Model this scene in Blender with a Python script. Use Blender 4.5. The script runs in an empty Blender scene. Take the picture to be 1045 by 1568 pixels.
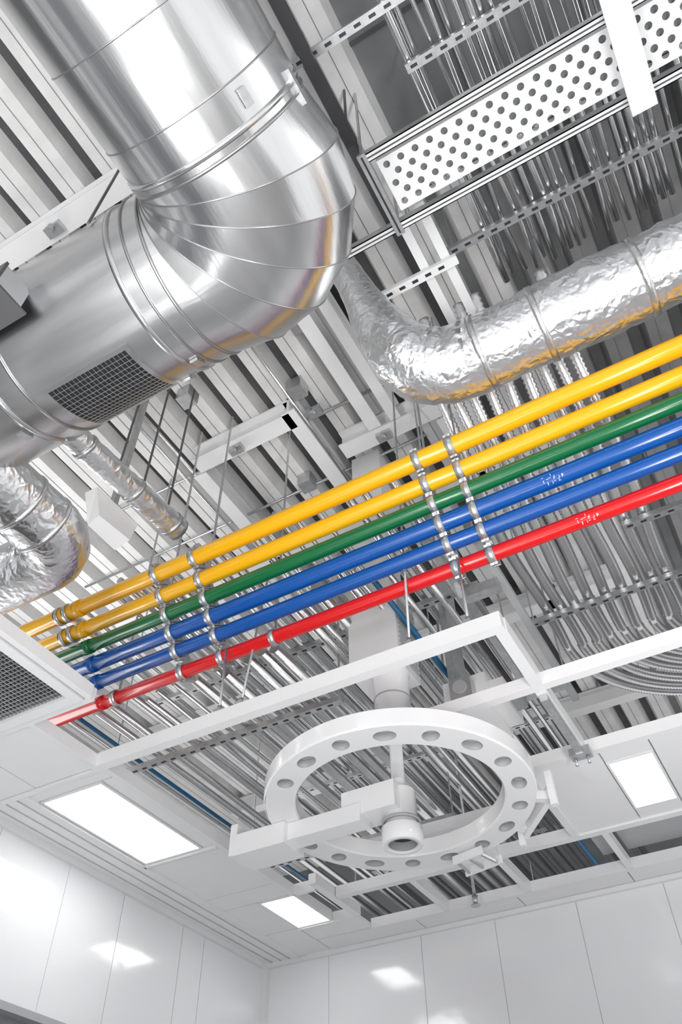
import bpy, math, random
from mathutils import Vector, Matrix
random.seed(7)
ZO = 1.2          # eye height above the floor; heights below are given relative to the eye
scene = bpy.context.scene
col = scene.collection

# ------------------------------------------------------------------ materials
def mat(name, color, rough=0.5, metal=0.0, bump=None, emis=None, coat=0.0, var=0.0, varscale=3.0, stretch=(1,1,1), spec=0.5):
    m = bpy.data.materials.new(name); m.use_nodes = True
    nt = m.node_tree; b = nt.nodes['Principled BSDF']
    b.inputs['Base Color'].default_value = (*color, 1)
    b.inputs['Roughness'].default_value = rough
    b.inputs['Metallic'].default_value = metal
    b.inputs['Specular IOR Level'].default_value = spec
    if coat: b.inputs['Coat Weight'].default_value = coat; b.inputs['Coat Roughness'].default_value = 0.05
    if emis:
        b.inputs['Emission Color'].default_value = (*emis[0], 1); b.inputs['Emission Strength'].default_value = emis[1]
    tc = nt.nodes.new('ShaderNodeTexCoord')
    mp = nt.nodes.new('ShaderNodeMapping'); mp.inputs['Scale'].default_value = stretch
    nt.links.new(tc.outputs['Object'], mp.inputs['Vector'])
    if var:
        n = nt.nodes.new('ShaderNodeTexNoise'); n.inputs['Scale'].default_value = varscale; n.inputs['Detail'].default_value = 5
        nt.links.new(mp.outputs['Vector'], n.inputs['Vector'])
        r = nt.nodes.new('ShaderNodeMapRange')
        r.inputs['From Min'].default_value = 0.3; r.inputs['From Max'].default_value = 0.7
        r.inputs['To Min'].default_value = 1 - var; r.inputs['To Max'].default_value = 1.0
        nt.links.new(n.outputs['Fac'], r.inputs['Value'])
        mx = nt.nodes.new('ShaderNodeMix'); mx.data_type = 'RGBA'; mx.blend_type = 'MULTIPLY'
        mx.inputs[0].default_value = 1.0
        mx.inputs[6].default_value = (*color, 1)
        nt.links.new(r.outputs['Result'], mx.inputs[7])
        nt.links.new(mx.outputs[2], b.inputs['Base Color'])
    if bump:
        kind, sc, st, dist = bump
        if kind == 'noise':
            t = nt.nodes.new('ShaderNodeTexNoise'); t.inputs['Scale'].default_value = sc; t.inputs['Detail'].default_value = 4; o = t.outputs['Fac']
        else:
            t = nt.nodes.new('ShaderNodeTexVoronoi'); t.feature = 'F1'; t.inputs['Scale'].default_value = sc; o = t.outputs['Distance']
            w = nt.nodes.new('ShaderNodeTexNoise'); w.inputs['Scale'].default_value = sc*0.6; w.inputs['Detail'].default_value = 3
            nt.links.new(mp.outputs['Vector'], w.inputs['Vector'])
            ad = nt.nodes.new('ShaderNodeMixRGB'); ad.blend_type='ADD'; ad.inputs['Fac'].default_value=0.35
            nt.links.new(mp.outputs['Vector'], ad.inputs['Color1']); nt.links.new(w.outputs['Color'], ad.inputs['Color2'])
            nt.links.new(ad.outputs['Color'], t.inputs['Vector'])
        if kind == 'noise': nt.links.new(mp.outputs['Vector'], t.inputs['Vector'])
        bp = nt.nodes.new('ShaderNodeBump'); bp.inputs['Strength'].default_value = st; bp.inputs['Distance'].default_value = dist
        nt.links.new(o, bp.inputs['Height']); nt.links.new(bp.outputs['Normal'], b.inputs['Normal'])
    return m

M = {}
M['steelY'] = mat('brushed_steel_long', (0.82,0.825,0.83), 0.23, 1.0, bump=('noise', 6, 0.25, 0.008), var=0.14, varscale=5, stretch=(2.5,0.25,2.5))
M['steelX'] = mat('brushed_steel_cross', (0.73,0.735,0.74), 0.28, 1.0, bump=('noise', 6, 0.25, 0.008), var=0.16, varscale=5, stretch=(0.25,2.5,2.5))
M['seam'] = mat('steel_seam', (0.42,0.42,0.42), 0.35, 1.0)
M['galv'] = mat('galvanised_steel', (0.62,0.63,0.64), 0.35, 0.85, var=0.2, varscale=30)
M['cond'] = mat('conduit_steel', (0.66,0.665,0.67), 0.25, 1.0, var=0.15, varscale=8)
M['flex'] = mat('flexible_conduit_steel', (0.80,0.80,0.81), 0.3, 0.85)
M['foil'] = mat('aluminium_foil', (0.86,0.87,0.88), 0.32, 1.0, bump=('voronoi', 13, 0.6, 0.012))
M['foils'] = mat('aluminium_foil_smooth', (0.80,0.81,0.82), 0.3, 1.0, bump=('voronoi', 12, 0.6, 0.010))
M['tape'] = mat('foil_tape', (0.75,0.75,0.75), 0.3, 1.0, bump=('noise', 40, 0.3, 0.01))
M['white'] = mat('white_powder_coat', (0.85,0.85,0.855), 0.35, var=0.04, varscale=4)
M['wgloss'] = mat('white_enamel', (0.87,0.87,0.875), 0.18, coat=0.4)
M['tile'] = mat('ceiling_tile_white', (0.86,0.86,0.865), 0.45, var=0.03, varscale=2)
M['wall'] = mat('glossy_wall_panel', (0.86,0.87,0.88), 0.13, bump=('noise', 1.5, 0.18, 0.05), spec=0.8, coat=.3)
M['seamg'] = mat('panel_seam_grey', (0.5,0.51,0.52), 0.5)
M['floor'] = mat('floor_vinyl', (0.78,0.78,0.78), 0.3, var=0.08)
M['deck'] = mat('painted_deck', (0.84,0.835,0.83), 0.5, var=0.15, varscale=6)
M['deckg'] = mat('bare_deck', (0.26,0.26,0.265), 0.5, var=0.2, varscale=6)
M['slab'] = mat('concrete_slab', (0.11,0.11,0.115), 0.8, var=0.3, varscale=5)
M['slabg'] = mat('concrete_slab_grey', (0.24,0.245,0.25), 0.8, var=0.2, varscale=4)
M['dark'] = mat('dark_recess', (0.015,0.015,0.017), 0.6)
M['black'] = mat('dark_steel', (0.06,0.06,0.065), 0.4, 0.6)
M['dgrey'] = mat('dark_grey_steel', (0.13,0.13,0.135), 0.45, 0.4)
M['grey'] = mat('grey_enamel', (0.42,0.43,0.44), 0.4)
M['yellow'] = mat('yellow_pipe_paint', (0.90,0.46,0.002), 0.25, coat=0.25)
M['green'] = mat('green_pipe_paint', (0.002,0.14,0.040), 0.25, coat=0.25)
M['blue'] = mat('blue_pipe_paint', (0.002,0.085,0.37), 0.25, coat=0.25)
M['red'] = mat('red_pipe_paint', (0.68,0.003,0.005), 0.25, coat=0.25)
M['bluec'] = mat('blue_cable', (0.01,0.12,0.26), 0.4)
M['lamp'] = mat('led_diffuser', (1,1,1), 0.5, emis=((1,1,1), 7.0))
M['glass'] = mat('window_grey_glass', (0.25,0.27,0.29), 0.08)

# ------------------------------------------------------------------ mesh builder
class B:
    def __init__(s): s.v=[]; s.f=[]; s.m=[]; s.sm=[]; s.mats=[]
    def mi(s, k):
        if k not in s.mats: s.mats.append(k)
        return s.mats.index(k)
    def add(s, vs, fs, k, smooth=False):
        o=len(s.v); s.v += [tuple(x) for x in vs]; i=s.mi(k)
        for f in fs: s.f.append([o+a for a in f]); s.m.append(i); s.sm.append(smooth)
    def box(s, x0,x1,y0,y1,z0,z1,k, R=None, c=None):
        vs=[Vector((x,y,z)) for z in (z0,z1) for y in (y0,y1) for x in (x0,x1)]
        if R is not None: vs=[R@v + Vector(c) for v in vs]
        s.add(vs, [(0,2,3,1),(4,5,7,6),(0,1,5,4),(2,6,7,3),(0,4,6,2),(1,3,7,5)], k)
    def bar(s, p, q, w, h, k, up=(0,0,1)):
        p=Vector(p); q=Vector(q); d=q-p; L=d.length; d.normalize(); up=Vector(up)
        sd=d.cross(up)
        if sd.length<1e-4: sd=d.cross(Vector((1,0,0)))
        sd.normalize(); u=sd.cross(d)
        R=Matrix((d,sd,u)).transposed()
        s.box(0,L,-w/2,w/2,-h/2,h/2,k,R,p)
    def tube(s, pts, r, k, seg=16, caps=True, closed=False, jit=0.0, smooth=True):
        pts=[Vector(p) for p in pts]; n=len(pts)
        rs = r if isinstance(r,(list,tuple)) else [r]*n
        T=[]
        for i in range(n):
            if closed: t=pts[(i+1)%n]-pts[i-1]
            else: t=pts[min(i+1,n-1)]-pts[max(i-1,0)]
            T.append(t.normalized())
        a=Vector((0,0,1)) if abs(T[0].z)<0.9 else Vector((1,0,0))
        N=(a-a.dot(T[0])*T[0]).normalized()
        vs=[]
        for i in range(n):
            N=(N-N.dot(T[i])*T[i]).normalized(); Bn=T[i].cross(N)
            for j in range(seg):
                an=2*math.pi*j/seg; rr=rs[i]
                if jit: rr*=1+jit*(random.random()-0.5)
                vs.append(pts[i]+rr*(math.cos(an)*N+math.sin(an)*Bn))
        fs=[]
        for i in range(n if closed else n-1):
            i2=(i+1)%n
            for j in range(seg):
                j2=(j+1)%seg
                fs.append((i*seg+j,i*seg+j2,i2*seg+j2,i2*seg+j))
        s.add(vs,fs,k,smooth)
        if caps and not closed:
            o=len(s.v)-len(vs)
            s.f.append([o+j for j in range(seg)][::-1]); s.m.append(s.mi(k)); s.sm.append(False)
            s.f.append([o+(n-1)*seg+j for j in range(seg)]); s.m.append(s.mi(k)); s.sm.append(False)
    def hoop(s, c, axis, R, r, k, seg=48, w=None):
        c=Vector(c); ax=Vector(axis).normalized()
        a=Vector((0,0,1)) if abs(ax.z)<0.9 else Vector((1,0,0))
        N=(a-a.dot(ax)*ax).normalized(); Bn=ax.cross(N)
        prof=[(-r,-r),(r,-r),(r,r),(-r,r)] if w is None else [(-w/2,-r),(w/2,-r),(w/2,r),(-w/2,r)]
        vs=[]
        for j in range(seg):
            an=2*math.pi*j/seg; d=math.cos(an)*N+math.sin(an)*Bn
            for (p,q) in prof: vs.append(c+ax*p+d*(R+q))
        fs=[]
        for j in range(seg):
            j2=(j+1)%seg
            for e in range(4):
                e2=(e+1)%4; fs.append((j*4+e,j*4+e2,j2*4+e2,j2*4+e))
        s.add(vs,fs,k,True)
    def perf(s, fn, hr, depth, k, kw=None, n=4):
        outer=[]
        for i in range(n): outer.append((i/n,0))
        for i in range(n): outer.append((1,i/n))
        for i in range(n): outer.append((1-i/n,1))
        for i in range(n): outer.append((0,1-i/n))
        N=len(outer); vs=[fn(*o) for o in outer]; inn=[]
        for o in outer:
            a=math.atan2(o[1]-.5,o[0]-.5); inn.append((.5+hr[0]*math.cos(a), .5+hr[1]*math.sin(a)))
        vs+=[fn(*o) for o in inn]; vs+=[fn(*o)+depth for o in inn]
        fs=[(i,(i+1)%N,N+(i+1)%N,N+i) for i in range(N)]
        s.add(vs,fs,k)
        o=len(s.v)-len(vs); i0=s.mi(kw or k)
        for i in range(N):
            s.f.append([o+N+i,o+N+(i+1)%N,o+2*N+(i+1)%N,o+2*N+i]); s.m.append(i0); s.sm.append(True)
    def make(s, name):
        me=bpy.data.meshes.new(name)
        me.from_pydata([(x,y,z+ZO) for x,y,z in s.v],[],s.f)
        for k in s.mats: me.materials.append(M[k])
        me.polygons.foreach_set('material_index', s.m); me.polygons.foreach_set('use_smooth', s.sm)
        me.update()
        o=bpy.data.objects.new(name,me); col.objects.link(o)
        return o

def strut_channel(b, p, q, w, h, k, slots=True, kd='black', pitch=0.07):
    """perforated strut channel: web with slot holes facing down"""
    b.bar(p,q,w,h,k)
    if slots:
        p=Vector(p);q=Vector(q);d=q-p;L=d.length;d.normalize();n=int(L/pitch)
        for i in range(n):
            c=p+d*(pitch*(i+.5)); a=c-d*pitch*0.22-Vector((0,0,h/2+0.0005)); e=c+d*pitch*0.22-Vector((0,0,h/2+0.0005))
            b.bar(a,e,w*0.34,0.002,kd)

# ------------------------------------------------------------------ room shell
CZ=2.0
def shell():
    b=B(); b.box(-3.6,3.6,-3.0,5.25,-ZO-0.1,-ZO,'floor'); b.make('floor')
    b=B()
    ys=[-3.0,1.2,2.1,2.62,3.14,3.61,4.19,4.42,5.15]
    for a,c in zip(ys[:-1],ys[1:]):
        zl = -ZO if a>=3.61 else 1.23
        b.box(-3.6,-3.5,a+0.002,c-0.002,zl,CZ+0.03,'wall')
        if a<3.61: b.box(-3.6,-3.5,a+0.002,c-0.002,-ZO,-0.3,'wall')
    b.box(-3.62,-3.503,-3.0,5.15,-ZO,-0.3,'seamg'); b.box(-3.62,-3.503,-3.0,5.15,1.23,CZ+0.03,'seamg'); b.box(-3.62,-3.503,3.61,5.15,-ZO,CZ+0.03,'seamg')
    b.make('wall_left')
    b=B(); b.box(-3.56,-3.54,-3.0,3.61,-0.3,1.23,'glass')
    for y in (-3.0,-1.4,0.3,1.95,3.58): b.box(-3.56,-3.48,y,y+0.04,-0.3,1.23,'white')
    b.box(-3.56,-3.48,-3.0,3.61,1.20,1.235,'grey'); b.box(-3.56,-3.48,-3.0,3.61,-0.3,-0.26,'grey')
    b.make('window_1')
    b=B()
    xs=[-3.5,-2.97,-2.26,-1.733,-1.19,-0.647,0.0,0.7,1.4,2.1,2.8,3.6]
    for a,c in zip(xs[:-1],xs[1:]): b.box(a+0.002,c-0.002,5.15,5.25,-ZO,CZ+0.03,'wall')
    b.box(-3.5,3.6,5.153,5.27,-ZO,CZ+0.03,'seamg')
    b.make('wall_back')
    b=B(); b.box(-3.5,-3.45,5.10,5.15,-ZO,CZ,'white'); b.make('trim_1')
    b=B(); b.box(-3.5,3.6,5.12,5.15,CZ-0.03,CZ,'white'); b.box(-3.5,-3.47,-3.0,5.12,CZ-0.03,CZ,'white'); b.make('trim_2')
    b=B(); b.box(-3.5,-3.49,-3.0,5.14,-ZO,-ZO+0.1,'grey'); b.make('baseboard_left')
    b=B(); b.box(-3.49,3.6,5.14,5.15,-ZO,-ZO+0.1,'grey'); b.make('baseboard_back')
    b=B()
    g=0.004
    def t(x0,x1,y0,y1,z=CZ): b.box(x0+g,x1-g,y0+g,y1-g,z,z+0.025,'tile')
    for y0,y1 in ((-3,-2.1),(-2.1,-1.2),(-1.2,-.3),(-.3,.6),(.6,1.46)):
        t(-3.5,-2.95,y0,y1); t(-2.95,-2.35,y0,y1)
    t(-3.5,-3.0,1.46,1.97)
    t(-3.5,-3.1,1.97,2.44); t(-3.1,-2.70,1.97,2.44)
    t(-3.2,-2.68,2.46,2.55)
    t(-2.77,-2.68,2.55,3.40)
    t(-3.2,-2.66,3.40,3.45); t(-3.2,-2.66,3.45,4.0); t(-3.2,-2.66,4.0,4.19)
    for i in range(4): b.box(-3.49+i*0.075,-3.43+i*0.075,2.46,5.12,CZ,CZ+0.02,'tile')
    t(-3.2,-2.93,4.19,4.67); t(-3.2,-2.93,4.67,5.12); t(-2.93,-2.5,4.67,4.91)
    for a,c in ((-2.93,-2.2),(-2.2,-1.5),(-1.5,-.8),(-.8,-.1),(-.1,.6),(.6,1.3),(1.3,2.0),(2.0,2.7)): t(a,c,4.93,5.12)
    t(-.92,-.555,3.55,4.34); t(-.555,-.315,3.55,3.67); t(-.555,-.315,4.21,4.34); t(-.315,0.25,3.55,4.34); t(.25,.9,3.55,4.34); t(.9,1.6,3.55,4.34)
    for a,c in ((-.90,-.79),(-.75,-.2),(-.2,.4),(.4,1.0),(1.0,1.6)): b.box(a,c,4.38,4.90,CZ+0.10,CZ+0.12,'grey')
    b.box(-3.5,-3.2,2.46,5.12,CZ+0.028,CZ+0.04,'grey')
    b.box(-3.5,-2.36,-3,1.46,CZ+0.028,CZ+0.04,'grey')
    def bx(y,x0,x1,w=0.045,h=0.05): b.box(x0,x1,y-w/2,y+w/2,CZ-0.012,CZ+h,'white')
    def by(x,y0,y1,w=0.045,h=0.05): b.box(x-w/2,x+w/2,y0,y1,CZ-0.012,CZ+h,'white')
    bx(2.44,-2.72,-.60,0.05,0.06); by(-.62,2.465,3.51,0.05,0.06); bx(2.90,-1.16,-.645); bx(2.90,-.595,3.0)
    bx(1.985,-3.48,-2.33,0.03); by(-2.335,-3,1.97,0.03); by(-2.70,2.0,2.415,0.03); by(-2.67,2.465,4.19,0.03)
    bx(2.455,-3.48,-2.72,0.025)
    bx(3.53,-.92,3.0,0.04); bx(4.36,-2.45,3.0,0.05); bx(4.915,-2.5,3.0,0.035); by(-.92,3.55,4.33,0.04)
    by(-.77,4.385,4.90,0.035); by(-1.40,3.9,4.33,0.04); by(-1.40,4.385,4.90,0.04); by(-1.95,4.385,4.90,0.04); by(-2.48,4.1,4.67,0.05)
    bx(4.19,-2.66,-2.50,0.03); bx(3.42,-3.2,-2.69,0.02); bx(4.68,-2.93,-2.5,0.02); by(-3.2,2.47,5.1,0.02)
    bx(3.9,-2.0,-.94,0.04)
    b.make('ceiling')
shell()

def troffer(x0,x1,y0,y1,name='ceiling_light_panel'):
    b=B(); w=0.012
    b.box(x0+w,x1-w,y0+w,y1-w,CZ+0.003,CZ+0.02,'lamp')
    b.box(x0,x1,y0,y0+w,CZ-0.006,CZ+0.05,'white'); b.box(x0,x1,y1-w,y1,CZ-0.006,CZ+0.05,'white')
    b.box(x0,x0+w,y0+w,y1-w,CZ-0.006,CZ+0.05,'white'); b.box(x1-w,x1,y0+w,y1-w,CZ-0.006,CZ+0.05,'white')
    b.box(x0,x1,y0,y1,CZ+0.05,CZ+0.06,'white')
    b.make(name)
troffer(-3.175,-2.775,2.555,3.395); troffer(-2.925,-2.665,4.195,4.665); troffer(-.552,-.318,3.675,4.205)

# return air grille panel
b=B(); x0,x1,y0,y1=-2.99,-2.36,1.47,1.965
for (a,c,d,e) in ((x0,x1,y0,y0+.05),(x0,x1,y1-.05,y1),(x0,x0+.05,y0+.05,y1-.05),(x1-.05,x1,y0+.05,y1-.05)): b.box(a,c,d,e,CZ-0.02,CZ+0.03,'white')
b.box(x0+.05,x1-.05,y0+.05,y1-.05,CZ+0.03,CZ+0.04,'dark')
n=24
for i in range(n):
    x=x0+.05+(x1-x0-.1)*(i+.5)/n; b.box(x-.0022,x+.0022,y0+.05,y1-.05,CZ-0.004,CZ+0.004,'galv')
n=18
for i in range(n):
    y=y0+.05+(y1-y0-.1)*(i+.5)/n; b.box(x0+.05,x1-.05,y-.0022,y+.0022,CZ-0.003,CZ+0.003,'galv')
b.make('air_return_grille')

# plenum deck
b=B()
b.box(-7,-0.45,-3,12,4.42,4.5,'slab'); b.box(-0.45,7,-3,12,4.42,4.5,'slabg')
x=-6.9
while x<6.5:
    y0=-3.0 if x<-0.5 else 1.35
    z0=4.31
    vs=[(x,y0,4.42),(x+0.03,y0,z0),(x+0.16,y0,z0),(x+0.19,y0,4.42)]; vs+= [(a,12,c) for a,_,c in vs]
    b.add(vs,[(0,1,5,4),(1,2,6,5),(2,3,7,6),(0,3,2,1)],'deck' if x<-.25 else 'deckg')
    b.box(x+0.09,x+0.094,y0,12,z0-0.002,z0,'slabg')
    x+=0.255
for y in (-.4,.2,.8): b.box(-0.45,6,y,y+.02,4.41,4.42,'slab')
for x in (0.1,.7,1.3): b.box(x,x+.02,-3,1.35,4.41,4.42,'slab')
b.make('roof_deck')
b=B(); b.box(-7,7,8.5,8.6,CZ,4.4,'slabg'); b.make('wall_plenum_back')
b=B(); b.box(-6.2,-6.1,-3,8.5,CZ,4.4,'slabg'); b.make('wall_plenum_left')

# roof framing
b=B()
def ibeamx(y,x0,x1,z,w=0.12,h=0.16):
    b.box(x0,x1,y-w/2,y+w/2,z,z+0.015,'white'); b.box(x0,x1,y-0.01,y+0.01,z+0.015,z+h,'white'); b.box(x0,x1,y-w/2,y+w/2,z+h-0.015,z+h,'white')
def ibeamy(x,y0,y1,z,w=0.12,h=0.16):
    b.box(x-w/2,x+w/2,y0,y1,z,z+0.015,'white'); b.box(x-0.01,x+0.01,y0,y1,z+0.015,z+h,'white'); b.box(x-w/2,x+w/2,y0,y1,z+h-0.015,z+h,'white')
ibeamx(.73,-5,-1.2,4.14,.12); ibeamx(2.43,-2.43,-1.66,4.14); ibeamx(2.82,-1.51,-.80,4.14)
ibeamy(-1.23,.5,2.75,4.14,0.09); ibeamy(-1.08,.5,2.75,4.14,0.07); ibeamy(-1.66,2.36,3.3,4.14,.1); ibeamx(3.5,-4,-.3,4.14); ibeamx(5.0,-5,-.3,4.14); ibeamy(-2.45,2.5,6,4.14,.1); ibeamy(-.8,2.9,6,4.14,.12)
ibeamx(6.6,-5,4,4.14)
for (x,y) in ((-1.5,2.43),(-2.1,2.43),(-1.2,2.82),(-2.1,.73)):
    b.box(x-.05,x+.05,y-.03,y+.03,4.10,4.14,'galv'); b.tube([(x,y-.02,4.06),(x,y-.02,4.11)],.02,'galv',10)
b.make('roof_framing_beams')
b=B()
for y,z in ((1.55,4.24),(1.60,4.24),(2.55,4.26),(3.05,4.26)):
    b.tube([(-4,y,z),(-1,y,z)],.011,'galv',8)
for x in (-2.6,-2.52,-1.62): b.tube([(x,1.2,4.22),(x,6,4.22)],.012,'cond',8)
for (x,y) in ((-2.2,2.0),(-1.55,2.3),(-1.9,3.0),(-1.3,1.9)): b.box(x-.05,x+.05,y-.05,y+.05,4.2,4.31,'galv')
b.make('junction_box_wiring')

# ------------------------------------------------------------------ big steel duct
b=B(); R=.355; ax=-.787; ay=.943; az=3.0
P=Vector((ax-R-.02, ay-R-.02, az))      # throat pivot
NS_=96
b.tube([(ax,-1.6,az),(ax,-.9,az),(ax,-.2,az),(ax,P.y,az)],R,'steelY',NS_,caps=False)
b.tube([(P.x,ay,az),(-1.9,ay,az),(-2.45,ay,az),(-3.3,ay,az)],R,'steelX',NS_,caps=False)
NG=6
def gore(a, off=0.0):
    q=2*R+.02+.115*math.sin(2*a)**1.0; th=.02
    rad=Vector((math.cos(a),math.sin(a),0)); c=P+rad*(th+q)/2; s_=(q-th)/2+off
    return [c+s_*math.cos(t)*rad+(R+off)*math.sin(t)*Vector((0,0,1)) for t in [2*math.pi*j/NS_ for j in range(NS_)]]
for i in range(NG):
    a0=math.radians(90*i/NG); a1=math.radians(90*(i+1)/NG)
    vs=gore(a0)+gore(a1); b.add(vs,[(j,(j+1)%NS_,NS_+(j+1)%NS_,NS_+j) for j in range(NS_)],'steelX' if i>3 else 'steelY',True)
for i in range(NG+1):
    a=math.radians(90*i/NG); pts=gore(a,.001)
    b.tube(pts,.0025 if 0<i<NG else .007,'seam',8,closed=True)
for y,w,k in ((-1.1,.005,'seam'),(-.35,.005,'seam'),(.13,.005,'seam'),(.40,.005,'seam'),(.53,.02,'steelY')): b.hoop((ax,y,az),(0,1,0),R+.001,.002 if w<.01 else .005,k,NS_, w=w)
for x,w in ((-1.24,.008),(-1.31,.022),(-1.92,.010),(-2.04,.028),(-2.38,.026),(-2.46,.010),(-2.9,.01)):
    b.hoop((x,ay,az),(1,0,0),R+.001,.005,'seam' if w<.011 else 'steelX',NS_,w=w)
for (x,th) in ((-1.27,38),(-1.40,62),(-2.08,20),(-2.04,55)):
    t=math.radians(th); n=Vector((0,math.sin(t),-math.cos(t))); c=Vector((x,ay,az))+n*(R+.006)
    tg=Vector((0,math.cos(t),math.sin(t))); b.bar(c-tg*.03,c+tg*.03,.035,.012,'galv',up=n)
t=math.radians(38); n=Vector((math.sin(t),0,-math.cos(t))); c=Vector((ax,.46,az))+n*(R+.008); b.bar(c-Vector((0,.03,0)),c+Vector((0,.03,0)),.03,.012,'galv',up=n)
for y in (.55,.75): 
    t=math.radians(75); n=Vector((math.sin(t),0,-math.cos(t))); c=Vector((ax,y,az))+n*(R+.006); b.bar(c-Vector((0,.06,0)),c+Vector((0,.06,0)),.02,.02,'galv',up=n)
def cyl(x,th,r): 
    t=math.radians(th); return Vector((x,ay+r*math.sin(t),az-r*math.cos(t)))
xa,xb,ta,tb=-1.83,-1.44,1,50
NT=12
for i in range(NT):
    t0=ta+(tb-ta)*i/NT; t1=ta+(tb-ta)*(i+1)/NT
    b.add([cyl(xa,t0,R+.002),cyl(xb,t0,R+.002),cyl(xb,t1,R+.002),cyl(xa,t1,R+.002)],[(0,1,2,3)],'dark')
def strip(x0,x1,t0,t1,r0,r1,k,n=1):
    for i in range(n):
        u0=t0+(t1-t0)*i/n; u1=t0+(t1-t0)*(i+1)/n
        vs=[cyl(x,u,r) for r in (r0,r1) for u in (u0,u1) for x in (x0,x1)]
        b.add(vs,[(0,1,3,2),(4,6,7,5),(0,4,5,1),(2,3,7,6),(0,2,6,4),(1,5,7,3)],k)
strip(xa-.02,xa,ta-3,tb+3,R,R+.012,'steelX',10); strip(xb,xb+.02,ta-3,tb+3,R,R+.012,'steelX',10); strip(xa,xb,ta-3,ta,R,R+.012,'steelX'); strip(xa,xb,tb,tb+3,R,R+.012,'steelX')
for i in range(1,19): x=xa+(xb-xa)*i/19; strip(x-.0010,x+.0010,ta,tb,R+.006,R+.008,'galv',10)
for i in range(1,13): t=ta+(tb-ta)*i/13; strip(xa,xb,t-.15,t+.15,R+.006,R+.009,'galv')
b.bar((-1.40,ay-(R+.01),az),(-1.40,ay-(R+.01),4.14),.009,.009,'dgrey')
for x in (-1.40,-2.04): b.bar((x,ay+R+.01,az),(x,ay+R+.01,4.3),.010,.010,'dgrey')
for y in (-.9,.20):
    for s_ in (-1,1): b.bar((ax+s_*(R+.012),y,az),(ax+s_*(R+.012),y,4.41),.010,.010,'dgrey')
b.make('round_steel_air_duct')

# saddle bracket clipped to the duct flank
b=B()
b.box(-2.05,-1.70,.51,.67,2.70,2.712,'dgrey'); b.box(-2.05,-1.70,.51,.522,2.712,2.86,'dgrey'); b.box(-1.712,-1.70,.522,.64,2.712,2.84,'grey'); b.box(-2.05,-2.038,.522,.64,2.712,2.84,'grey')
for x in (-1.76,-1.95): b.tube([(x,.58,2.69),(x,.58,2.70)],.012,'galv',8)
b.make('duct_saddle_bracket')

# ------------------------------------------------------------------ insulated foil duct (right)
b=B(); path=[]; rad=[]
x=2.2
while x>-.36: path.append((x,1.93+random.uniform(-.003,.003),3.1+random.uniform(-.003,.003))); rad.append(.175+random.uniform(-.004,.003)+.004*math.sin(x*9)); x-=.035
ctrl=[(-.36,1.93,3.10,.175),(-.47,1.92,3.105,.178),(-.57,1.88,3.13,.176),(-.64,1.81,3.19,.165),(-.68,1.74,3.28,.145),(-.715,1.68,3.40,.112),(-.75,1.62,3.56,.088),(-.80,1.55,3.8,.074),(-.86,1.48,4.15,.072),(-.88,1.45,4.4,.072)]
for i in range(len(ctrl)-1):
    for j in range(4):
        f=j/4; p=[ctrl[i][k]*(1-f)+ctrl[i+1][k]*f for k in range(4)]
        path.append(tuple(p[:3])); rad.append(p[3]*(1+random.uniform(-.03,.022)))
b.tube(path,rad,'foil',56,jit=.014)
for x in (1.5,.95,.42,-.02,-.3): b.hoop((x,1.93,3.1),(1,0,0),.176,.003,'tape',56,w=.03)
for x in (1.1,.1): b.bar((x,1.93,3.27),(x,1.93,4.3),.01,.01,'galv')
b.make('insulated_foil_duct')

b=B(); p=[];r=[]
y=1.0
while y<2.12: p.append((-2.15,y,3.0+.10*(y-1.33))); r.append(.066+random.uniform(-.002,.002)); y+=.03
b.tube(p,r,'foils',32,jit=.012)
for y in (1.4,1.75,2.05): b.hoop((-2.15,y,3.0+.10*(y-1.33)),(0,1,0),.068,.004,'galv',32,w=.02)
for y in (1.62,1.80,2.0): b.bar((-2.15,y,3.05+.10*(y-1.33)),(-2.15,y,4.3),.009,.009,'dgrey')
b.make('small_foil_duct')
b=B(); p=[];r=[]; y=.9
while y<1.58: p.append((-2.50,y,2.8)); r.append(.165+random.uniform(-.002,.002)); y+=.035
for i in range(14):
    a=math.radians(i*90/13); p.append((-2.50-.17*(1-math.cos(a)),1.58+.17*math.sin(a),2.8)); r.append(.165+random.uniform(-.003,.003))
for x in (-2.8,-2.9,-3.0,-3.2): p.append((x,1.75,2.8)); r.append(.165)
b.tube(p,r,'foils',48,jit=.012)
for y in (1.1,1.40,1.56): b.hoop((-2.50,y,2.8),(0,1,0),.167,.003,'tape',48,w=.02)
b.bar((-2.50,1.3,2.95),(-2.50,1.3,4.3),.01,.01,'dgrey')
b.make('insulated_foil_duct')
b=B()
vs=[(-2.30,1.66,2.78),(-2.21,1.64,2.78),(-2.19,1.84,2.78),(-2.30,1.86,2.78),(-2.32,1.60,2.97),(-2.24,1.60,2.97),(-2.23,1.90,2.97),(-2.32,1.90,2.97)]
b.add(vs,[(0,3,2,1),(4,5,6,7),(0,1,5,4),(1,2,6,5),(2,3,7,6),(3,0,4,7)],'white'); b.box(-2.295,-2.265,1.74,1.77,2.97,4.3,'galv')
b.make('duct_transition_box')

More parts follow.
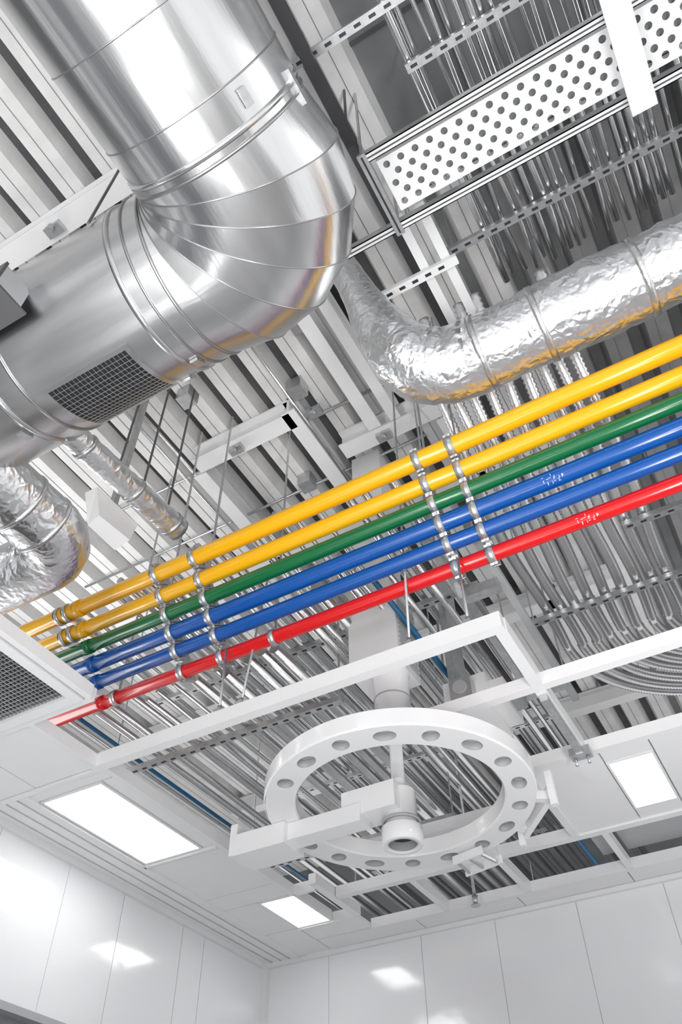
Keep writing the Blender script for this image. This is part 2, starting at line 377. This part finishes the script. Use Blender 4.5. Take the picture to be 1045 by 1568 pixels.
# ------------------------------------------------------------------ colour pipes
pipes=[('yellow_pipe','yellow',2.18,2.88,.044),('yellow_pipe','yellow',2.252,2.783,.041),('green_pipe','green',2.31,2.70,.037),
       ('blue_pipe','blue',2.37,2.62,.041),('blue_pipe','blue',2.43,2.54,.037),('red_pipe','red',2.50,2.45,.035)]
def label(b,x0,y,z,r,n):
    random.seed(11)
    for i in range(n):
        for q in range(3):
            th=math.radians(45+random.uniform(-28,28)); nn=Vector((0,-math.sin(th),-math.cos(th))); c=Vector((x0+i*.017+random.uniform(-.004,.004),y,z))+nn*(r+.0004)
            tg=Vector((0,-math.cos(th),math.sin(th)))
            if q%2: b.bar(c-Vector((.005,0,0)),c+Vector((.005,0,0)),.0018,.0006,'white',up=nn)
            else: b.bar(c-tg*.006,c+tg*.006,.0018,.0006,'white',up=nn)
for idx,(n,k,y,z,r) in enumerate(pipes):
    b=B(); b.tube([(-3.4,y,z),(-1.5,y,z),(0,y,z),(2.4,y,z)],r,k,40)
    for x in (-2.85,): b.hoop((x,y,z),(1,0,0),r+.001,.003,k,40,w=.05)
    if idx==5: label(b,-.20,y,z,r,6)
    if idx==3: label(b,-.27,y,z,r,6)
    b.make(n)
random.seed(21)
u=Vector((0,2.50-2.18,2.45-2.88)).normalized(); nrm=Vector((0,u.z,-u.y)); 
if nrm.z<0: nrm=-nrm
b=B()
for x in (-.77,-.60,-2.31,-2.06,1.0,1.2):
    p=Vector((x,2.15,2.92))+nrm*.07; q=Vector((x,2.53,2.41))+nrm*.06
    b.bar(p,q,.03,.03,'galv',up=nrm)
    for i,(n,k,y,z,r) in enumerate(pipes):
        c=Vector((x,y,z)); b.hoop(c,(1,0,0),r+.003,.003,'galv',36,w=.036)
        b.bar(c+nrm*r,c+nrm*.065,.012,.012,'galv')
        for s_ in (-1,1):
            e=c+u*s_*(r+.008); b.bar(e-nrm*.018,e+nrm*.05,.034,.010,'galv')
            b.tube([e-nrm*.026,e-nrm*.016],.006,'seam',6)
    b.bar((x,2.30,2.86),(x,2.30,4.3),.010,.010,'galv')
for x in (-2.75,-1.75):
    n,k,y,z,r=pipes[5]; c=Vector((x,y,z))
    b.hoop(c,(1,0,0),r+.004,.004,'galv',36,w=.028); b.bar(c+Vector((0,.01,r)),c+Vector((0,.03,1.86)),.009,.009,'galv')
for x in (-2.99,-2.93):
    for j in (0,1): n,k,y,z,r=pipes[j]; b.hoop((x,y,z),(1,0,0),r+.004,.004,'galv',36,w=.028)
b.make('pipe_clamp_rack')

# ------------------------------------------------------------------ perforated cable tray
b=B(); z=3.4; y0,y1=1.05,1.285; X0,X1=-.37,2.0
rows=5; dy=(y1-y0-.02)/rows; dx=.066; nx=int((X1-X0)/dx)
for j in range(rows):
    sh=dx*.5*(j%2); ya_=y0+.01+j*dy
    if sh: b.add([(X0,ya_,z),(X0+sh,ya_,z),(X0+sh,ya_+dy,z),(X0,ya_+dy,z)],[(0,1,2,3)],'white')
    for i in range(nx):
        xa_=X0+i*dx+sh
        b.perf(lambda s_,t_:Vector((xa_+s_*dx,ya_+t_*dy,z)),(.225,.345),Vector((0,0,.004)),'white','grey')
X1=X0+nx*dx
b.box(X0,X1,y0,y0+.010,z-.004,z+.06,'white'); b.box(X0,X1,y1-.010,y1,z-.004,z+.06,'white')
b.box(X0,X1,y0+.02,y1-.02,z+.05,z+.055,'grey')
for (y,xs) in ((1.012,-.42),(1.335,-.67)):
    b.box(xs,X1,y-.018,y+.018,z-.03,z-.024,'white'); b.box(xs,X1,y-.018,y-.014,z-.03,z+.02,'galv'); b.box(xs,X1,y+.014,y+.018,z-.03,z+.02,'galv')
    b.box(xs,X1,y-.003,y+.003,z-.032,z-.03,'slab')
for x in (-.41,1.6):
    b.box(x-.018,x+.018,.98,1.36,z-.055,z-.03,'galv'); b.box(x-.004,x+.004,.99,1.35,z-.057,z-.055,'black'); b.bar((x,.99,z-.05),(x,.99,4.41),.01,.01,'galv'); b.bar((x,1.35,z-.05),(x,1.35,4.31),.01,.01,'galv')
b.box(.60,.70,.5,1.38,z-.078,z-.07,'white')
for y in (.55,1.36): b.box(.62,.68,y-.01,y+.01,z-.07,4.3,'galv')
b.make('perforated_cable_tray')

# straight conduit bundle with its strut trapezes
b=B(); x=-.10
while x<1.35:
    z=3.86+random.uniform(-.05,.03); r=random.choice((.011,.014,.017))
    off=random.uniform(-.015,.015)
    b.tube([(x,-2.0,z),(x+off,.2,z),(x-off,1.2,z),(x+off,1.8,z),(x,2.05,z)],r,'cond',12)
    if random.random()<.4: b.tube([(x+.01,-2,z+.06),(x+.012,1.8,z+.07),(x,2.05,z+.06)],.012,'cond',8)
    x+=random.choice((.038,.042,.05,.05,.07))
for (y,x0_,x1_) in ((.64,-.54,1.6),(.89,-.12,1.6),(1.73,-.30,1.9),(.05,-.3,1.6)):
    strut_channel(b,(x0_,y,3.77),(x1_,y,3.77),.04,.035,'galv')
    for x in (x0_+.03,x1_-.1,.75): b.bar((x,y,3.79),(x,y,4.3 if y>1.35 else 4.41),.009,.009,'galv')
for x in (-.42,-.31): b.bar((x,1.38,3.64),(x,2.6,3.64),.045,.03,'white')
strut_channel(b,(-.66,1.70,3.60),(-.26,1.70,3.60),.045,.03,'white')
for x in (-.41,-.31):
    for y in (1.5,2.5): b.bar((x,y,3.65),(x,y,4.3),.009,.009,'galv')
b.bar((-.45,-1.5,3.62),(-.45,1.0,3.62),.05,.06,'black'); b.bar((-.45,-.9,3.62),(-.45,-.9,4.4),.01,.01,'black'); b.bar((-.45,.95,3.62),(-.45,.95,4.4),.01,.01,'black')
b.make('electrical_conduit_bundle')

# flexible conduits with sweeping bends
b=B(); C=(.34,4.05); zc=3.0
for i in range(9):
    rr=.27+i*.088; pts=[]
    st=.020; y=2.0+random.uniform(-.05,.1); X=C[0]-rr; z=zc+random.uniform(-.010,.010)
    while y<C[1]: pts.append((X+.010*math.sin(y*5+i),y,z+.55*max(0,3.1-y)**2)); y+=st
    L=rr*math.pi/2; n=int(L/st)
    pts+=[(C[0]-rr*math.cos(math.pi/2*k/n),C[1]+rr*math.sin(math.pi/2*k/n),z) for k in range(1,n)]
    x=C[0]
    while x<1.5: pts.append((x,C[1]+rr,z)); x+=st
    # convoluted profile: crest and groove
    P2=[];R2=[]
    for a_,b_ in zip(pts[:-1],pts[1:]):
        P2+= [a_, tuple((a_[q]+b_[q])/2 for q in range(3))]; R2+=[.031,.023]
    b.tube(P2,R2,'flex',12)
strut_channel(b,(-.75,3.67,2.95),(.9,3.67,2.95),.04,.03,'galv'); strut_channel(b,(-.05,3.15,2.94),(.6,3.15,2.94),.04,.03,'galv')
strut_channel(b,(.30,3.9,2.95),(.30,5.1,2.95),.04,.03,'galv')
for (x,y) in ((-.72,3.67),(.0,3.67),(.2,3.15),(.30,5.05),(-.02,3.15)): b.bar((x,y,2.95),(x,y,4.3),.009,.009,'galv')
b.make('flexible_conduit_bundle')

# lower grey conduits running into the distance
b=B(); x=-3.3
while x<-.95:
    z=2.50+random.uniform(-.04,.05) if x<-1.75 else 2.80+random.uniform(-.08,.1)
    k='bluec' if random.random()<.06 else 'cond'
    b.tube([(x,2.63,z),(x+random.uniform(-.02,.02),4.2,z),(x,8.4,z)],random.choice((.012,.016,.022,.030)),k,12)
    x+=random.choice((.065,.08,.11,.14))
x=-3.2
while x<-.9:
    z=3.15+random.uniform(-.06,.06)
    b.tube([(x,2.35,z),(x+random.uniform(-.02,.02),4.2,z),(x,8.4,z)],random.choice((.014,.022,.032)),'cond',12); x+=random.choice((.07,.10,.15,.19))
for y in (3.1,4.6,6.2):
    strut_channel(b,(-3.35,y,2.43),(-1.7,y,2.43),.04,.03,'galv'); strut_channel(b,(-3.3,y+.2,3.05),(-.9,y+.2,3.05),.04,.03,'galv')
    for x in (-3.3,-1.72): b.bar((x,y,2.43),(x,y,4.3),.009,.009,'galv')
b.make('electrical_conduit_bundle')

# equipment in the plenum
b=B(); b.box(-1.22,-.98,3.35,3.70,2.30,2.50,'white'); b.box(-.98,-.90,3.40,3.66,2.33,2.47,'white'); b.box(-1.20,-1.16,3.4,3.6,2.50,4.3,'galv')
b.box(-1.16,-1.04,3.28,3.35,2.33,2.46,'galv'); b.box(-.90,-.84,3.46,3.58,2.36,2.44,'galv'); b.tube([(-1.10,3.27,2.40),(-1.10,3.285,2.40)],.04,'grey',20)
b.make('terminal_air_box')
b=B(); b.box(-.95,-.72,3.0,3.06,2.72,2.78,'galv'); b.box(-.95,-.91,2.6,3.9,2.78,2.82,'galv'); b.box(-.73,-.69,2.6,4.3,2.78,2.82,'grey'); b.box(-.95,-.69,4.0,4.06,2.72,2.78,'galv')
for (x,y) in ((-.925,2.7),(-.715,2.7),(-.925,3.8),(-.715,4.2)): b.bar((x,y,2.82),(x,y,4.3),.01,.01,'galv')
b.make('equipment_support_frame')

b=B()
for x,top in ((-1.99,2.43),(-1.87,3.0),(-1.01,4.3),(-.74,2.43)):
    b.tube([(x,2.44,CZ+.05),(x,2.44 if top<3 else 2.58,top)],.006,'galv',10); b.box(x-.018,x+.018,2.415,2.465,CZ+.06,CZ+.075,'galv'); b.tube([(x,2.44,CZ+.075),(x,2.44,CZ+.10)],.012,'galv',6)
b.make('frame_suspension_rods')
b=B(); b.bar((-.62,3.50,CZ-.03),(-.62,2.95,CZ-.03),.035,.03,'galv'); b.box(-.67,-.57,3.44,3.50,CZ-.05,CZ-.012,'galv')
for dx_ in (-.03,.03): b.tube([(-.62+dx_,3.47,CZ-.09),(-.62+dx_,3.47,CZ-.05)],.008,'galv',8)
b.make('slotted_angle_bracket')

# ------------------------------------------------------------------ surgical light ring mount
b=B(); hx,hy=-1.40,3.08; Ro,Ri=.62,.475; z0,z1=1.74,1.825
tl=math.radians(2.5); dirx,diry=-.41,.91
def pol(r,a,z,tilt=True):
    x=r*math.cos(a); y=r*math.sin(a); dz=-(x*dirx+y*diry)*math.sin(tl)*(1 if tilt else 0)
    return Vector((hx+x,hy+y,z+dz))
N=18
for i in range(N):
    a0=2*math.pi*i/N; a1=2*math.pi*(i+1)/N
    fn=lambda s_,t_:pol(Ri+.006+(Ro-Ri-.012)*t_, a0+(a1-a0)*s_, z0)
    if i in (9,10):
        b.add([fn(0,0),fn(.5,0),fn(1,0),fn(1,1),fn(.5,1),fn(0,1)],[(0,1,2,3,4,5)],'wgloss')
    else: b.perf(fn,(.20,.28) if i%2 else (.26,.26),Vector((0,0,.035)),'wgloss','grey',n=6)
NS=96
def ringband(r0,za,r1,zb,k='wgloss'):
    vs=[pol(r0,2*math.pi*i/NS,za) for i in range(NS)]+[pol(r1,2*math.pi*i/NS,zb) for i in range(NS)]
    b.add(vs,[(i,(i+1)%NS,NS+(i+1)%NS,NS+i) for i in range(NS)],k,True)
ringband(Ro-.006,z0,Ro,z0+.008); ringband(Ro,z0+.008,Ro,z1-.006); ringband(Ro,z1-.006,Ro-.006,z1); ringband(Ro-.006,z1,Ri+.006,z1); ringband(Ri+.006,z1,Ri,z1-.006); ringband(Ri,z1-.006,Ri,z0+.008); ringband(Ri,z0+.008,Ri+.006,z0)
ringband(Ri+.01,z0+.036,Ro-.01,z0+.036,'grey')
def lathe(prof,k,seg=48):
    vs=[];
    for (r,z) in prof: vs+=[pol(r,2*math.pi*i/seg,z,False) for i in range(seg)]
    fs=[]
    for q in range(len(prof)-1):
        fs+=[(q*seg+i,q*seg+(i+1)%seg,(q+1)*seg+(i+1)%seg,(q+1)*seg+i) for i in range(seg)]
    b.add(vs,fs,k,True)
lathe([(.062,1.60),(.066,1.555),(.088,1.555),(.092,1.56),(.092,1.63),(.088,1.635),(.075,1.64),(.075,1.80),(.07,1.81),(.001,1.81)],'wgloss')
lathe([(.001,1.60),(.062,1.60)],'black'); lathe([(.062,1.60),(.062,1.56)],'grey')
b.hoop((hx,hy,1.66),(0,0,1),.082,.006,'grey',48,w=.01)
lathe([(.032,1.81),(.032,2.16)],'wgloss'); lathe([(.001,2.16),(.115,2.16),(.115,2.18),(.092,2.19),(.092,2.44),(.10,2.445),(.10,2.46)],'wgloss')
b.hoop((hx,hy,2.30),(0,0,1),.093,.003,'grey',48,w=.006)
a=math.radians(-65); b.bar(pol(.0,a,1.88),pol(Ri+.06,a,1.85),.05,.035,'wgloss'); b.bar(pol(Ri-.01,a-.28,1.80),pol(Ri-.01,a+.28,1.80),.03,.05,'wgloss')
b.box(hx-.19,hx+.10,hy-.10,hy+.16,2.46,2.95,'wgloss')
for i in range(14): b.box(hx+.10,hx+.108,hy-.08,hy+.14,2.50+i*.03,2.512+i*.03,'grey')
b.box(hx-.15,hx+.06,hy-.06,hy+.12,2.95,4.30,'white')
b.box(hx-.24,hx+.03,hy-.12,hy+.03,1.69,1.81,'wgloss')
b.box(hx-.62,hx-.14,hy-.13,hy-.03,1.655,1.735,'wgloss')
b.box(hx-.80,hx-.52,hy-.16,hy+.02,1.635,1.735,'wgloss')
b.box(hx-.84,hx-.80,hy-.14,hy+.0,1.65,1.80,'wgloss')
b.tube([(hx-.56,hy-.07,1.735),(hx-.56,hy-.07,1.75)],.03,'grey',16)
for a in (28,52):
    a=math.radians(a); b.bar(pol(Ro-.02,a,1.77),pol(Ro+.07,a,1.77),.035,.04,'wgloss')
a0,a1=math.radians(24),math.radians(56)
b.bar(pol(Ro+.07,a0,1.77),pol(Ro+.07,a1,1.77),.03,.06,'wgloss'); b.bar(pol(Ro+.07,a0,1.70),pol(Ro+.07,a0,1.86),.03,.03,'wgloss'); b.bar(pol(Ro+.05,a1,1.70),pol(Ro+.05,a1,1.82),.025,.025,'wgloss')
for a in (72,79,86): b.bar(pol(Ro-.08,math.radians(a),1.70),pol(Ro+.06,math.radians(a),1.70),.012,.012,'galv')
b.bar(pol(Ro-.08,math.radians(70),1.71),pol(Ro-.08,math.radians(88),1.71),.012,.04,'wgloss'); b.bar(pol(Ro+.06,math.radians(70),1.71),pol(Ro+.06,math.radians(88),1.71),.012,.04,'wgloss')
b.make('surgical_light_ring_mount')

b=B(); b.tube([(-1.72,4.80,CZ-.0),(-1.72,4.80,CZ+2.3)],.010,'galv',10)
b.tube([(-1.72,4.80,CZ-.05),(-1.72,4.80,CZ+.0)],[.012,.02],'galv',12); b.tube([(-1.72,4.80,CZ-.062),(-1.72,4.80,CZ-.058)],.03,'galv',16)
for s_ in (-1,1): b.bar((-1.72+s_*.014,4.80,CZ-.06),(-1.72+s_*.014,4.80,CZ-.0),.004,.004,'galv')
b.make('sprinkler_head')

# ------------------------------------------------------------------ lights
def area(name,loc,size,power,target,color=(1,1,1),spread=180):
    l=bpy.data.lights.new(name,'AREA'); l.shape='RECTANGLE'; l.size=size[0]; l.size_y=size[1]; l.energy=power; l.color=color; l.spread=math.radians(spread)
    o=bpy.data.objects.new(name,l); col.objects.link(o); o.location=(loc[0],loc[1],loc[2]+ZO)
    o.rotation_euler=(Vector((target[0],target[1],target[2]+ZO))-o.location).to_track_quat('-Z','Y').to_euler(); return o
area('fill_uplight',(1.3,-.6,-.6),(.3,2.6),30,(.0,1.0,3.5),spread=100)  # added fill from below for deck and ducts; no fixture stands here
area('fill_uplight',(-1.6,-.8,-.4),(.25,2.2),24,(-1.2,1.0,3.3),spread=100)
area('fill_uplight',(.9,1.1,-.2),(.5,.5),7,(.0,3.9,3.0),spread=60)  # added fill aimed up at the flexible conduits
area('highlight_strip_fill',(-.35,-.2,-1.0),(.08,2.8),6,(-.5,.1,3.0),spread=110)  # added unseen strips, only to put streaked highlights on the steel duct
area('highlight_strip_fill',(-1.2,-1.6,.2),(3.0,.08),6,(-1.4,.9,3.0),spread=110)
area('highlight_strip_fill',(-1.6,.9,-1.0),(2.6,.10),6,(-1.6,.95,3.0),spread=90)
area('plenum_fill',(3.4,1.6,3.2),(1.0,1.4),28,(-1.5,2.4,3.6))  # added fill inside the plenum to lift the dark deck ribs
area('plenum_fill',(-4.6,2.6,2.9),(.8,1.6),30,(-1.5,3.0,4.0))
w=bpy.data.worlds.new('world'); scene.world=w; w.use_nodes=True; nt=w.node_tree; bg=nt.nodes['Background']
tc=nt.nodes.new('ShaderNodeTexCoord'); sp=nt.nodes.new('ShaderNodeSeparateXYZ'); cr=nt.nodes.new('ShaderNodeValToRGB'); mr=nt.nodes.new('ShaderNodeMapRange')
nt.links.new(tc.outputs['Generated'],sp.inputs[0]); mr.inputs['From Min'].default_value=-1; nt.links.new(sp.outputs['Z'],mr.inputs['Value']); nt.links.new(mr.outputs['Result'],cr.inputs['Fac'])
e=cr.color_ramp.elements; e[0].position=0; e[0].color=(1,1,1,1); e[1].position=1; e[1].color=(1,1,1,1); x=e.new(.62); x.color=(.32,.32,.335,1); x=e.new(.42); x.color=(.82,.82,.83,1)
nt.links.new(cr.outputs['Color'],bg.inputs['Color']); bg.inputs['Strength'].default_value=1.2

# ------------------------------------------------------------------ camera
cam=bpy.data.cameras.new('camera'); cam.sensor_fit='VERTICAL'; cam.sensor_height=36; cam.lens=27.46; cam.clip_start=.02
co=bpy.data.objects.new('camera',cam); col.objects.link(co); co.location=(0,0,ZO); co.rotation_euler=(2.40804,0.01366,0.51325)
scene.camera=co
scene.view_settings.view_transform='Standard'
